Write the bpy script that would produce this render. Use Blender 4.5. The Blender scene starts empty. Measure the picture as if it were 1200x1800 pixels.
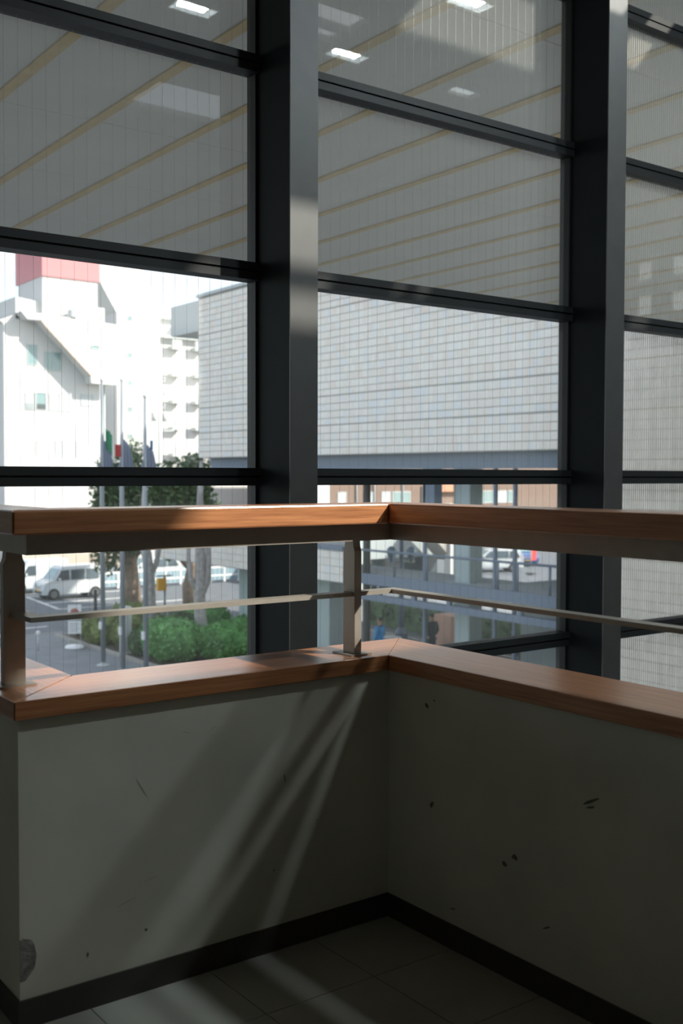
import bpy, bmesh, math, random
from mathutils import Vector, Matrix
random.seed(7)
scene = bpy.context.scene
COL = scene.collection
# ------------------------------------------------------------------ camera
# world axes: X runs along the window wall to the right, Y points out through the window, Z up (floor = 0, metres)
FPX, YAW, PITCH, ROLL = 1883.4, 0.931279, 0.0344, 0.002323
cy, sy, cp, sp = math.cos(YAW), math.sin(YAW), math.cos(PITCH), math.sin(PITCH)
Fv = Vector((cy * cp, sy * cp, -sp)); Rv = Vector((sy, -cy, 0.0)); Uv = Rv.cross(Fv)
R2 = math.cos(ROLL) * Rv + math.sin(ROLL) * Uv
U2 = -math.sin(ROLL) * Rv + math.cos(ROLL) * Uv
cam_data = bpy.data.cameras.new('camera'); cam = bpy.data.objects.new('camera', cam_data); COL.objects.link(cam)
cam.matrix_world = Matrix(((R2.x, U2.x, -Fv.x, 0), (R2.y, U2.y, -Fv.y, 0), (R2.z, U2.z, -Fv.z, 1.17), (0, 0, 0, 1)))
cam_data.sensor_fit = 'VERTICAL'; cam_data.sensor_height = 36.0; cam_data.sensor_width = 24.0
cam_data.lens = FPX * 36.0 / 1800.0
cam_data.clip_start = 0.05; cam_data.clip_end = 2000
cam_data.dof.use_dof = True; cam_data.dof.focus_distance = 3.4; cam_data.dof.aperture_fstop = 4.5
scene.camera = cam
# ------------------------------------------------------------------ sky and sun
SUN = Vector((0.88, -1.0, 1.0)).normalized()
SUN_POWER, SKY_POWER = 5.2, 0.21
w = bpy.data.worlds.new('sky'); scene.world = w; w.use_nodes = True
nt = w.node_tree; nt.nodes.clear()
def wn(t, **k):
    n = nt.nodes.new(t)
    for a, b in k.items(): setattr(n, a, b)
    return n
sky = wn('ShaderNodeTexSky', sky_type='NISHITA'); sky.sun_disc = False
sky.sun_elevation = math.asin(SUN.z); sky.sun_rotation = math.atan2(SUN.x, SUN.y)
sky.air_density = 1.0; sky.dust_density = 0.8; sky.ozone_density = 0.7
tc = wn('ShaderNodeTexCoord'); mp = wn('ShaderNodeMapping'); mp.inputs['Scale'].default_value = (3.0, 3.0, 9.0)
nz = wn('ShaderNodeTexNoise'); nz.inputs['Scale'].default_value = 1.6; nz.inputs['Detail'].default_value = 6; nz.inputs['Roughness'].default_value = .6
rp = wn('ShaderNodeValToRGB'); rp.color_ramp.elements[0].position = .50; rp.color_ramp.elements[1].position = .72
rp.color_ramp.elements[0].color = (.30, .30, .30, 1)   # thin high haze everywhere, denser in the clouds
mx = wn('ShaderNodeMixRGB'); mx.inputs['Color2'].default_value = (5.0, 4.9, 4.7, 1)
bg = wn('ShaderNodeBackground'); bg.inputs['Strength'].default_value = SKY_POWER
wo = wn('ShaderNodeOutputWorld')
L = nt.links.new
L(tc.outputs['Generated'], mp.inputs['Vector']); L(mp.outputs[0], nz.inputs['Vector']); L(nz.outputs['Fac'], rp.inputs['Fac'])
L(rp.outputs['Color'], mx.inputs['Fac']); L(sky.outputs['Color'], mx.inputs['Color1']); L(mx.outputs[0], bg.inputs['Color']); L(bg.outputs[0], wo.inputs['Surface'])
sd = bpy.data.lights.new('sun', 'SUN'); sd.energy = SUN_POWER; sd.angle = math.radians(0.9); sd.color = (1.0, .93, .82)
so = bpy.data.objects.new('sun', sd); COL.objects.link(so)
so.rotation_euler = SUN.to_track_quat('Z', 'Y').to_euler(); so.location = SUN * 60
vs = scene.view_settings
vs.view_transform = 'Standard'; vs.look = 'None'; vs.exposure = 0.80; vs.gamma = 1.0; vs.use_curve_mapping = False
scene.cycles.use_denoising = True
scene.cycles.max_bounces = 10; scene.cycles.transparent_max_bounces = 24; scene.cycles.diffuse_bounces = 5
scene.cycles.sample_clamp_indirect = 6.0; scene.cycles.caustics_reflective = False; scene.cycles.caustics_refractive = False

# ------------------------------------------------------------------ materials
MATS = {}
def mat(name, col, rough=.6, metal=0, var=0, scale=8, bump=0, stretch=None, spec=.5, emit=0, coat=0):
    m = bpy.data.materials.new(name); m.use_nodes = True
    t = m.node_tree; b = t.nodes['Principled BSDF']
    b.inputs['Base Color'].default_value = (*col, 1); b.inputs['Roughness'].default_value = rough
    b.inputs['Metallic'].default_value = metal; b.inputs['Specular IOR Level'].default_value = spec
    if coat: b.inputs['Coat Weight'].default_value = coat; b.inputs['Coat Roughness'].default_value = .22
    if emit: b.inputs['Emission Color'].default_value = (*col, 1); b.inputs['Emission Strength'].default_value = emit
    if var or bump:
        c = t.nodes.new('ShaderNodeTexCoord'); mpn = t.nodes.new('ShaderNodeMapping'); n = t.nodes.new('ShaderNodeTexNoise')
        n.inputs['Scale'].default_value = scale; n.inputs['Detail'].default_value = 7
        if stretch: mpn.inputs['Scale'].default_value = stretch
        t.links.new(c.outputs['Object'], mpn.inputs['Vector']); t.links.new(mpn.outputs[0], n.inputs['Vector'])
        if var:
            r = t.nodes.new('ShaderNodeValToRGB'); r.color_ramp.elements[0].position = .3; r.color_ramp.elements[1].position = .7
            r.color_ramp.elements[0].color = (*[max(0, v * (1 - var)) for v in col], 1)
            r.color_ramp.elements[1].color = (*[min(1, v * (1 + var)) for v in col], 1)
            t.links.new(n.outputs['Fac'], r.inputs['Fac']); t.links.new(r.outputs['Color'], b.inputs['Base Color'])
        if bump:
            bp = t.nodes.new('ShaderNodeBump'); bp.inputs['Strength'].default_value = bump; bp.inputs['Distance'].default_value = .01
            t.links.new(n.outputs['Fac'], bp.inputs['Height']); t.links.new(bp.outputs[0], b.inputs['Normal'])
    MATS[name] = m
    return m
def glass_mat(name, tint, dust, ior=1.5):
    m = bpy.data.materials.new(name); m.use_nodes = True; t = m.node_tree; t.nodes.clear()
    o = t.nodes.new('ShaderNodeOutputMaterial'); tr = t.nodes.new('ShaderNodeBsdfTransparent'); gl = t.nodes.new('ShaderNodeBsdfGlossy')
    fr = t.nodes.new('ShaderNodeFresnel'); ge = t.nodes.new('ShaderNodeNewGeometry'); mr = t.nodes.new('ShaderNodeMapRange')
    mr.inputs['To Min'].default_value = ior; mr.inputs['To Max'].default_value = 1 / ior   # leaving the pane reflects like entering it
    t.links.new(ge.outputs['Backfacing'], mr.inputs['Value']); t.links.new(mr.outputs[0], fr.inputs['IOR']); m1 = t.nodes.new('ShaderNodeMixShader'); m2 = t.nodes.new('ShaderNodeMixShader'); df = t.nodes.new('ShaderNodeBsdfDiffuse')
    tr.inputs['Color'].default_value = (*tint, 1); gl.inputs['Roughness'].default_value = 0.0
    df.inputs['Color'].default_value = (.8, .82, .8, 1)
    t.links.new(fr.outputs[0], m1.inputs[0]); t.links.new(tr.outputs[0], m1.inputs[1]); t.links.new(gl.outputs[0], m1.inputs[2])
    m2.inputs[0].default_value = dust
    t.links.new(m1.outputs[0], m2.inputs[1]); t.links.new(df.outputs[0], m2.inputs[2]); t.links.new(m2.outputs[0], o.inputs['Surface'])
    MATS[name] = m
    return m
def wood_mat(name, stretch):
    m = mat(name, (.46, .205, .085), rough=.36, spec=.5, coat=1.0)
    t = m.node_tree; b = t.nodes['Principled BSDF']
    c = t.nodes.new('ShaderNodeTexCoord'); mpn = t.nodes.new('ShaderNodeMapping'); mpn.inputs['Scale'].default_value = stretch
    n = t.nodes.new('ShaderNodeTexNoise'); n.inputs['Scale'].default_value = 1.0; n.inputs['Detail'].default_value = 8; n.inputs['Roughness'].default_value = .65
    r = t.nodes.new('ShaderNodeValToRGB')
    r.color_ramp.elements[0].position = .3; r.color_ramp.elements[0].color = (.29, .105, .042, 1)
    r.color_ramp.elements[1].position = .68; r.color_ramp.elements[1].color = (.56, .245, .105, 1)
    bp = t.nodes.new('ShaderNodeBump'); bp.inputs['Strength'].default_value = .18; bp.inputs['Distance'].default_value = .002
    t.links.new(c.outputs['Object'], mpn.inputs['Vector']); t.links.new(mpn.outputs[0], n.inputs['Vector']); t.links.new(n.outputs['Fac'], r.inputs['Fac'])
    t.links.new(r.outputs['Color'], b.inputs['Base Color']); t.links.new(n.outputs['Fac'], bp.inputs['Height']); t.links.new(bp.outputs[0], b.inputs['Normal'])
    return m
def brick_mat(name, c1, c2, mortar, scale):
    m = mat(name, c1, rough=.85); t = m.node_tree; b = t.nodes['Principled BSDF']
    c = t.nodes.new('ShaderNodeTexCoord'); mpn = t.nodes.new('ShaderNodeMapping'); mpn.inputs['Rotation'].default_value = (math.radians(90), 0, 0)
    k = t.nodes.new('ShaderNodeTexBrick'); k.inputs['Color1'].default_value = (*c1, 1); k.inputs['Color2'].default_value = (*c2, 1); k.inputs['Mortar'].default_value = (*mortar, 1)
    k.inputs['Scale'].default_value = scale; k.inputs['Mortar Size'].default_value = .015
    t.links.new(c.outputs['Object'], mpn.inputs['Vector']); t.links.new(mpn.outputs[0], k.inputs['Vector']); t.links.new(k.outputs['Color'], b.inputs['Base Color'])
    return m
wood_x = wood_mat('wood_grain_x', (5, 160, 160)); wood_y = wood_mat('wood_grain_y', (160, 5, 160))
plaster = mat('wall_plaster', (.60, .585, .50), rough=.75, var=.10, scale=3.2, bump=.05)
plaster_in = mat('room_plaster', (.72, .70, .64), rough=.8, var=.05, scale=2)
chip_m = mat('bare_plaster', (.22, .21, .19), rough=.95, var=.35, scale=60, bump=.5)
scuff_m = mat('scuff', (.13, .12, .10), rough=.9)
scuff_f = mat('scuff_faint', (.36, .345, .29), rough=.9)
base_m = mat('vinyl_baseboard', (.045, .04, .034), rough=.45)
floor_m = mat('floor_vinyl', (.33, .33, .29), rough=.38, var=.10, scale=5)
joint_m = mat('floor_joint', (.10, .10, .09), rough=.8)
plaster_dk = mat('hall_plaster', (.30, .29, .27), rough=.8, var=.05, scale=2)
ceil_m = mat('ceiling_board', (.74, .73, .68), rough=.9)
steel = mat('rail_steel', (.41, .37, .325), rough=.34, metal=.4, var=.06, scale=30)
black = mat('mullion_paint', (.010, .013, .015), rough=.6, var=.10, scale=9, spec=.12)
cover_m = mat('mullion_cover', (.030, .031, .031), rough=.52, var=.15, scale=14, spec=1.0)
transom_m = mat('transom_paint', (.015, .018, .020), rough=.5, spec=.3)
bead_m = mat('glazing_bead', (.014, .016, .017), rough=.5, spec=.3)
glass = glass_mat('window_glass', (.97, .98, .975), .075)
glass_b = glass_mat('building_glass', (.45, .6, .62), .12)
wire_m = mat('glass_wire', (.28, .28, .27), rough=.5, metal=.7)
line_g = mat('glass_line', (.55, .50, .43), rough=.8)
lamp_m = mat('lamp_diffuser', (.86, .97, 1.0), rough=.4, emit=430)
lamp_dim = mat('lamp_diffuser_dim', (.86, .95, .97), rough=.4, emit=2.2)
lamp_h = mat('lamp_housing', (.7, .7, .7), rough=.5)
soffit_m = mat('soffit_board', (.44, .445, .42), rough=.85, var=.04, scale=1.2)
strip_m = mat('soffit_strip', (.42, .335, .19), rough=.8, var=.1, scale=6)
tile_ms = [mat('tile_%s' % n, c, rough=.55) for n, c in (('grey', (.85, .79, .71)), ('pale', (.88, .835, .765)), ('pink', (.85, .755, .67)), ('blue', (.80, .80, .785)))]
mortar_m = mat('tile_mortar', (.44, .43, .40), rough=.9)
rib_m = mat('rib_tile', (.84, .78, .70), rough=.6, var=.08, scale=3)
ribback_m = mat('rib_back', (.58, .52, .45), rough=.9)
blue_steel = mat('blue_grey_steel', (.155, .20, .27), rough=.5, metal=.1)
pale_col = mat('pale_column', (.42, .50, .50), rough=.7, var=.05)
white_w = mat('white_render', (.64, .64, .625), rough=.9, var=.03, scale=.6)
white_s = mat('white_slab', (.55, .585, .585), rough=.9)
red_m = mat('red_panel', (.62, .255, .265), rough=.7)
cream = mat('cream_render', (.54, .45, .375), rough=.9)
grey_w = mat('grey_render', (.36, .40, .41), rough=.9, var=.08, scale=.5)
dk_glass = mat('dark_window', (.06, .085, .10), rough=.12, spec=.8)
teal_glass = mat('pale_window', (.22, .34, .35), rough=.15, spec=.8)
wframe = mat('window_frame_alu', (.5, .53, .53), rough=.5)
asphalt = mat('asphalt', (.135, .15, .165), rough=.85, var=.18, scale=1.5, bump=.1)
paving = mat('paving', (.21, .225, .24), rough=.8, var=.14, scale=2.0)
soil = mat('soil', (.12, .10, .075), rough=1, var=.3, scale=4)
kerb_m = mat('kerb_stone', (.36, .34, .31), rough=.9)
line_m = mat('white_paint', (.75, .75, .72), rough=.8)
pole_m = mat('flagpole_steel', (.30, .34, .37), rough=.45, metal=.4)
white_p = mat('white_plastic', (.82, .83, .83), rough=.4)
flag_g = mat('flag_green', (.08, .45, .27), rough=.9); flag_r = mat('flag_red', (.68, .07, .07), rough=.9); flag_w = mat('flag_white', (.42, .47, .58), rough=.9); flag_b = mat('flag_blue', (.12, .38, .68), rough=.9)
leaf_d = mat('leaf_dark', (.085, .15, .06), rough=.6, var=.4, scale=3); leaf_l = mat('leaf_bright', (.15, .36, .11), rough=.55, var=.35, scale=3); leaf_o = mat('leaf_olive', (.20, .25, .08), rough=.65, var=.35, scale=3)
bark_p = mat('bark_pale', (.40, .38, .37), rough=.95, var=.3, scale=6, bump=.4); bark_b = mat('bark_brown', (.30, .22, .16), rough=.95, var=.3, scale=6, bump=.4)
car_w = mat('car_white', (.58, .62, .64), rough=.22, coat=.6); car_b = mat('car_blue', (.06, .13, .33), rough=.22, coat=.6); car_lb = mat('car_light_blue', (.30, .42, .48), rough=.25, coat=.5); car_g = mat('car_grey', (.28, .31, .31), rough=.3, coat=.4)
tyre = mat('tyre', (.022, .022, .024), rough=.85); rim_m = mat('rim', (.25, .26, .27), rough=.3, metal=.8); chrome = mat('chrome', (.7, .7, .72), rough=.15, metal=1.0)
lamp_glass = mat('headlamp', (.65, .7, .72), rough=.1, spec=.8); yellow = mat('plate_yellow', (.75, .45, .03), rough=.5); sign_y = mat('sign_yellow', (.72, .36, .02), rough=.6)
trim_b = mat('black_trim', (.02, .02, .022), rough=.5)
skin = mat('skin', (.55, .33, .24), rough=.6); hair_m = mat('hair', (.018, .015, .014), rough=.6); jacket = mat('jacket_blue', (.02, .42, .95), rough=.7); hood_m = mat('jacket_dark_blue', (.025, .12, .36), rough=.7); trousers = mat('trousers', (.03, .032, .04), rough=.8); navy = mat('coat_navy', (.014, .022, .045), rough=.8)
terracotta = mat('terracotta_wall', (.86, .52, .40), rough=.85, var=.1, scale=1.5)  # base colour brightened so the shaded block looks sunlit
brickm = brick_mat('brown_brick', (.25, .17, .13), (.21, .145, .11), (.24, .20, .18), 2.6)
orange = mat('orange_sign', (.55, .29, .18), rough=.7)
globe_m = mat('lamp_globe', (.20, .30, .40), rough=.12, spec=.9)
darkwood = mat('dark_table', (.13, .12, .12), rough=.5)

# ------------------------------------------------------------------ mesh helpers
def new_obj(name, bm, m, parent=None, smooth=False, bevel=0, loc=None):
    if bevel:
        bmesh.ops.bevel(bm, geom=list(bm.edges), offset=bevel, segments=2, affect='EDGES', profile=.5)
    bmesh.ops.recalc_face_normals(bm, faces=list(bm.faces))
    me = bpy.data.meshes.new(name); bm.to_mesh(me); bm.free()
    for k in (m if isinstance(m, (list, tuple)) else [m]): me.materials.append(k)
    if smooth: me.shade_smooth()
    o = bpy.data.objects.new(name, me); COL.objects.link(o)
    if parent: o.parent = parent
    if loc: o.location = loc
    return o
def empty(name, loc=(0, 0, 0), rz=0):
    o = bpy.data.objects.new(name, None); COL.objects.link(o); o.location = loc; o.rotation_euler = (0, 0, rz); o.empty_display_size = .2
    return o
def tag(o, label=None, cat=None, group=None, kind=None):
    if label: o['label'] = label
    if cat: o['category'] = cat
    if group: o['group'] = group
    if kind: o['kind'] = kind
    return o
def box(bm, x0, x1, y0, y1, z0, z1, mi=0):
    v = [bm.verts.new(p) for p in ((x0, y0, z0), (x1, y0, z0), (x1, y1, z0), (x0, y1, z0), (x0, y0, z1), (x1, y0, z1), (x1, y1, z1), (x0, y1, z1))]
    fs = [bm.faces.new([v[i] for i in f]) for f in ((3, 2, 1, 0), (4, 5, 6, 7), (0, 1, 5, 4), (1, 2, 6, 5), (2, 3, 7, 6), (3, 0, 4, 7))]
    for f in fs: f.material_index = mi
    return v
def prism(bm, pts, vec):
    """polygon pts (3-D) extruded by vec"""
    a = [bm.verts.new(p) for p in pts]; b = [bm.verts.new(Vector(p) + Vector(vec)) for p in pts]; n = len(pts)
    bm.faces.new(a); bm.faces.new(b[::-1])
    for i in range(n): bm.faces.new((a[i], b[i], b[(i + 1) % n], a[(i + 1) % n]))
def tube(bm, pts, rad, n=10, cap=True):
    pts = [Vector(p) for p in pts]; rings = []
    if not isinstance(rad, (list, tuple)): rad = [rad] * len(pts)
    for i, p in enumerate(pts):
        d = (pts[min(i + 1, len(pts) - 1)] - pts[max(i - 1, 0)]).normalized()
        a = d.orthogonal().normalized() if abs(d.z) < .95 else Vector((1, 0, 0))
        a = (a - d * a.dot(d)).normalized(); b = d.cross(a)
        rings.append([bm.verts.new(p + rad[i] * (math.cos(2 * math.pi * k / n) * a + math.sin(2 * math.pi * k / n) * b)) for k in range(n)])
    for r, s in zip(rings, rings[1:]):
        for k in range(n): bm.faces.new((r[k], r[(k + 1) % n], s[(k + 1) % n], s[k]))
    if cap: bm.faces.new(rings[0][::-1]); bm.faces.new(rings[-1])
def lathe(bm, prof, n=20, c=(0, 0, 0)):
    rings = [[bm.verts.new((c[0] + r * math.cos(2 * math.pi * k / n), c[1] + r * math.sin(2 * math.pi * k / n), c[2] + z)) for k in range(n)] for r, z in prof]
    for r, s in zip(rings, rings[1:]):
        for k in range(n): bm.faces.new((r[k], r[(k + 1) % n], s[(k + 1) % n], s[k]))
    bm.faces.new(rings[0][::-1]); bm.faces.new(rings[-1])
def B(name, m, parent, *dims, bevel=0, **kw):
    bm = bmesh.new(); box(bm, *dims); return new_obj(name, bm, m, parent, bevel=bevel, **kw)
def T(name, m, parent, pts, rad, n=10, **kw):
    bm = bmesh.new(); tube(bm, pts, rad, n); return new_obj(name, bm, m, parent, smooth=kw.pop('smooth', True), **kw)

# ------------------------------------------------------------------ interior: floor, guard walls, room shell
X1, Y1, X2 = 1.781, 2.184, 0.784       # wall faces: side wall at X1, front wall at Y1, return wall at X2
GY = 3.60                              # glass plane
XR, YB, XL, HC = 7.64, -7.0, -5.0, 4.40
bm = bmesh.new()
box(bm, XL, X1 + .1, YB, Y1 + .1, -.30, -.004); box(bm, XL, X2 + .1, Y1 + .1, GY + .02, -.30, -.004)
floor = tag(new_obj('floor', bm, joint_m), kind='structure')
TS = .297
tx = [X1 - .0 if False else 1.534 - TS * k for k in range(-1, 9)]
ty = [1.93 - TS * k for k in range(-1, 6)]
for i in range(len(tx)):
    xa, xb = tx[i] - TS, min(tx[i], X1)
    for j in range(len(ty)):
        ya, yb = ty[j] - TS, min(ty[j], Y1)
        if xb - xa < .02: continue
        B('floor_tile', floor_m, floor, xa + .0012, xb - .0012 * (xb < X1), ya + .0012, yb - .0012 * (yb < Y1), -.006, 0)
bm = bmesh.new()
xe, ye = tx[-1] - TS, ty[-1] - TS
box(bm, XL, xe, YB, GY, -.006, 0); box(bm, xe, X1, YB, ye, -.006, 0); box(bm, xe, X2, Y1, GY, -.006, 0)
new_obj('floor_covering', bm, floor_m, floor)

def seg(k, d0, d1, z0, z1, m, name, parent=None, bevel=0, y_near=-6.9, y_far=GY - .02, ea=0, gap=0):
    """one straight run of the stepped guard, offset d0..d1 from the wall face toward the void, mitred at the corners"""
    if k == 'side': q = [(X1 + d0, y_near), (X1 + d1, y_near), (X1 + d1, Y1 + d1 - gap), (X1 + d0, Y1 + d0 - gap)]
    elif k == 'front': q = [(X1 + d0, Y1 + d0), (X1 + d1, Y1 + d1), (X2 + d1 + gap, Y1 + d1), (X2 + d0 + gap, Y1 + d0)]
    else: q = [(X2 + d0, Y1 + d0 + gap), (X2 + d1, Y1 + d1 + gap), (X2 + d1, y_far), (X2 + d0, y_far)]
    bm = bmesh.new(); prism(bm, [(x, y, z0) for x, y in q], (0, 0, z1 - z0))
    return new_obj(name, bm, m, parent, bevel=bevel)
wf = tag(seg('front', 0, .19, -.3, .658, plaster, 'wall_front'), kind='structure')
ws = tag(seg('side', 0, .19, -.3, .658, plaster, 'wall_side'), kind='structure')
wr = tag(seg('return', 0, .19, -.3, .658, plaster, 'wall_return'), kind='structure')
for k, n in (('front', 'baseboard_front'), ('side', 'baseboard_side'), ('return', 'baseboard_return')):
    tag(seg(k, -.005, 0, 0, .061, base_m, n), kind='structure')
for i, (k, wm) in enumerate((('front', wood_x), ('side', wood_y), ('return', wood_y))):
    tag(seg(k, -.012, .205, .658, .698, wm, 'trim_%d' % (i + 1), bevel=.0018, gap=.0012), 'reddish brown wooden cap on the low plaster wall', kind='structure')
# plaster damage and scuffs on the guard walls (each a thin mark with its own ragged outline)
def blob(name, m, parent, plane, c, pts, th=.0012):
    bm = bmesh.new()
    if plane == 'y': P = [(c[0] + a, Y1 - .0002, c[1] + b) for a, b in pts]; prism(bm, P, (0, -th, 0))
    else: P = [(X1 - .0002, c[0] + a, c[1] + b) for a, b in pts]; prism(bm, P, (-th, 0, 0))
    return new_obj(name, bm, m, parent)
def ragged(rx, rz, rot, n=11, j=.35):
    o = []
    for k in range(n):
        a = 2 * math.pi * k / n; f = 1 + random.uniform(-j, j); x, z = rx * f * math.cos(a), rz * f * math.sin(a)
        o.append((x * math.cos(rot) - z * math.sin(rot), x * math.sin(rot) + z * math.cos(rot)))
    return o
chip = [(.0, -.047), (.013, -.046), (.022, -.036), (.031, -.026), (.034, -.012), (.036, .002), (.033, .014), (.031, .026), (.024, .037), (.014, .040), (.006, .044), (.0, .040)]
tag(blob('chipped_patch', chip_m, wf, 'y', (X2, .150), chip, .002), 'bare grey patch where plaster has broken off at the wall corner')
for (x, z, rx, rz, rot) in ((1.452, .422, .0016, .013, .15), (1.066, .466, .0012, .024, .55), (1.075, .14, .0035, .004, 0), (1.03, .215, .026, .0006, .28), (1.09, .255, .016, .0005, .25), (1.42, .20, .004, .0012, .3), (.935, .12, .0025, .005, .2), (1.55, .30, .004, .001, -.3), (1.18, .575, .014, .0006, -.3), (1.25, .575, .010, .0006, .6)):
    blob('scuff_mark', scuff_f if max(rx, rz) > .009 and rx != .0016 else scuff_m, wf, 'y', (x, z), ragged(rx, rz, rot), .0004)
for (y, z, rx, rz, rot) in ((2.03, .588, .007, .004, .6), (2.002, .605, .004, .0022, .3), (2.01, .34, .006, .009, .4), (1.72, .29, .0075, .0075, 0), (1.755, .265, .007, .006, .4), (1.50, .475, .020, .003, -.5), (1.50, .462, .012, .002, -.3), (1.62, .16, .011, .0015, -.5), (1.93, .10, .008, .0015, -.2)):
    blob('scuff_mark', scuff_m, ws, 'x', (y, z), ragged(rx, rz, rot))

# handrail on the guard
hr = tag(empty('handrail', (X1, Y1, .7)), 'stepped wooden handrail on flat steel posts above the low plaster wall', 'handrail')
def ch(o, parent):
    o.parent = parent; o.matrix_parent_inverse = parent.matrix_world.inverted() if False else Matrix.Translation(-Vector(parent.location)); return o
for k, wm in (('front', wood_x), ('side', wood_y), ('return', wood_y)):
    wd = tag(ch(seg(k, -.012, .118, 1.044, 1.096, wm, 'wooden_rail', bevel=.004, gap=.0008), hr), 'reddish brown wooden top rail')
    ch(seg(k, .034, .088, .998, 1.0445, steel, 'steel_channel'), hr)
    ch(seg(k, .046, .082, .852, .863, steel, 'mid_rail'), hr)
def post(x, y, along):
    """flat-bar post set square to its run; the upper neck is narrower"""
    wdt, tk = .025, .0115
    prof = [(-wdt, .701), (wdt, .701), (wdt, .972), (wdt - .007, .982), (wdt - .007, 1.002), (-wdt + .007, 1.002), (-wdt + .007, .982), (-wdt, .972)]
    bm = bmesh.new()
    if along == 'x': prism(bm, [(x - tk, y + a, z) for a, z in prof], (2 * tk, 0, 0))
    else: prism(bm, [(x + a, y - tk, z) for a, z in prof], (0, 2 * tk, 0))
    p = ch(new_obj('post', bm, steel, bevel=.0012), hr)
    a, b = (.034, .042) if along == 'x' else (.042, .034)
    bp = B('base_plate', steel, None, x - a, x + a, y - b, y + b, .698, .7015)
    bp.parent = p; bp.matrix_parent_inverse = Matrix.Identity(4)
post(1.709, 2.249, 'x')
post(.838, 2.361, 'y'); post(.838, 3.30, 'y')
for y in (1.08, -.02, -1.12, -2.22): post(1.835, y, 'y')

# window wall: three bays, each with its right-hand mullion
ZT = [-2.02, -1.222, -.427, .367, 1.163, 1.957, 2.752, 3.514, 4.36]
MX = [(.444, .57), (2.244, 2.37), (4.041, 4.171), (5.841, 5.971), (7.64, 7.77)]
for i in range(4):
    xa, xb = MX[i][1], MX[i + 1][0]
    wdw = tag(empty('window_%d' % (i + 1)), kind='structure')
    for q in ([MX[0]] if i == 0 else []) + [MX[i + 1]]:
        mu = B('mullion', black, wdw, q[0], q[1], 3.346, 3.625, -5.3, 4.40, bevel=.002)
        B('cover_plate', cover_m, mu, q[0], q[1], 3.34, 3.3459, -5.3, 4.40)
    for sx in (xa, xb - .012): B('glazing_bead', bead_m, wdw, sx, sx + .012, GY - .035, GY + .025, -2.02, 4.36)
    for z in ZT:
        # a transom: two flat bars with a recessed groove between them
        bm = bmesh.new()
        box(bm, xa, xb, 3.545, 3.62, z - .034, z - .004); box(bm, xa, xb, 3.545, 3.62, z + .004, z + .034); box(bm, xa, xb, 3.556, 3.615, z - .006, z + .006)
        new_obj('transom', bm, transom_m, wdw)
    for a, b in zip(ZT, ZT[1:]):
        p = B('pane', glass, wdw, xa + .006, xb - .006, GY - .003, GY + .003, a + .03, b - .03)
        bm = bmesh.new(); n = int((xb - xa) / (.0172 if i >= 2 else .05)); hwid = .0012 if i >= 2 else .0003
        for k in range(1, n + 1):
            x = xa + k * (xb - xa) / (n + 1)
            box(bm, x - hwid, x + hwid, GY - .0044, GY - .0037, a + .034, b - .034)
        tag(new_obj('glass_wires', bm, line_g if i >= 2 else wire_m, p), kind='stuff')
bm = bmesh.new(); box(bm, XL, MX[-1][1], 3.55, 3.66, -5.33, -2.05)
tag(new_obj('wall_spandrel', bm, plaster_in), kind='structure')
bm = bmesh.new(); box(bm, XL, .444, 3.45, 3.66, -2.05, 4.4)
tag(new_obj('wall_front_end', bm, plaster_in), kind='structure')

# ceiling over floor and void, pierced by unseen glazed openings added for sun patches
sun_openings = [(4.12, 5.30, -1.52, -.86), (4.12, 4.78, .62, .79), (4.12, 4.78, .85, 1.12), (4.12, 5.10, 2.24, 2.60), (5.38, 5.60, 2.42, 2.72),
               (5.06, 5.14, 1.04, 1.15), (5.19, 5.28, 1.04, 1.15), (6.62, 6.80, 1.03, 1.14)]
cx = sorted({XL, XR + .2} | {v for o in sun_openings for v in o[:2]}); cyy = sorted({YB, 3.66} | {v for o in sun_openings for v in o[2:]})
bm = bmesh.new()
for xa, xb in zip(cx, cx[1:]):
    for ya, yb in zip(cyy, cyy[1:]):
        mx_, my_ = (xa + xb) / 2, (ya + yb) / 2
        if not any(o[0] < mx_ < o[1] and o[2] < my_ < o[3] for o in sun_openings): box(bm, xa, xb, ya, yb, HC, HC + .05)
ceiling = tag(new_obj('ceiling', bm, ceil_m), kind='structure')
for o in sun_openings: B('sun_opening_pane', glass, ceiling, o[0], o[1], o[2], o[3], HC + .02, HC + .026)
# right wall with a small-paned high window, back and left walls, lower hall floor
wins = [(1.08 + .36 * k - .72, 1.08 + .36 * k - .72 + .285) for k in range(7)]
rows = [(2.56, 2.76), (2.86, 3.05)]
bm = bmesh.new()
y0, y1 = wins[0][0], wins[-1][1]
box(bm, XR, XR + .2, YB, y0, -5.33, HC); box(bm, XR, XR + .2, y1, 3.66, -5.33, HC)
box(bm, XR, XR + .2, y0, y1, -5.33, rows[0][0]); box(bm, XR, XR + .2, y0, y1, rows[0][1], rows[1][0]); box(bm, XR, XR + .2, y0, y1, rows[1][1], HC)
for a, b in zip(wins, wins[1:]): box(bm, XR, XR + .2, a[1], b[0], rows[0][0], rows[1][1])
wright = tag(new_obj('wall_right', bm, plaster_dk), kind='structure')
for a, b in wins:
    for c, d in rows: B('pane', glass, wright, XR + .09, XR + .096, a, b, c, d)
tag(B('wall_back', plaster_dk, None, XL, XR + .2, YB - .2, YB, -5.33, HC), kind='structure')
tag(B('wall_left', plaster_in, None, XL - .2, XL, YB, 3.66, -.3, HC), kind='structure')
tag(B('floor_lower', plaster_dk, None, X2, XR, YB, 3.6, -5.6, -5.33), kind='structure')
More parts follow.
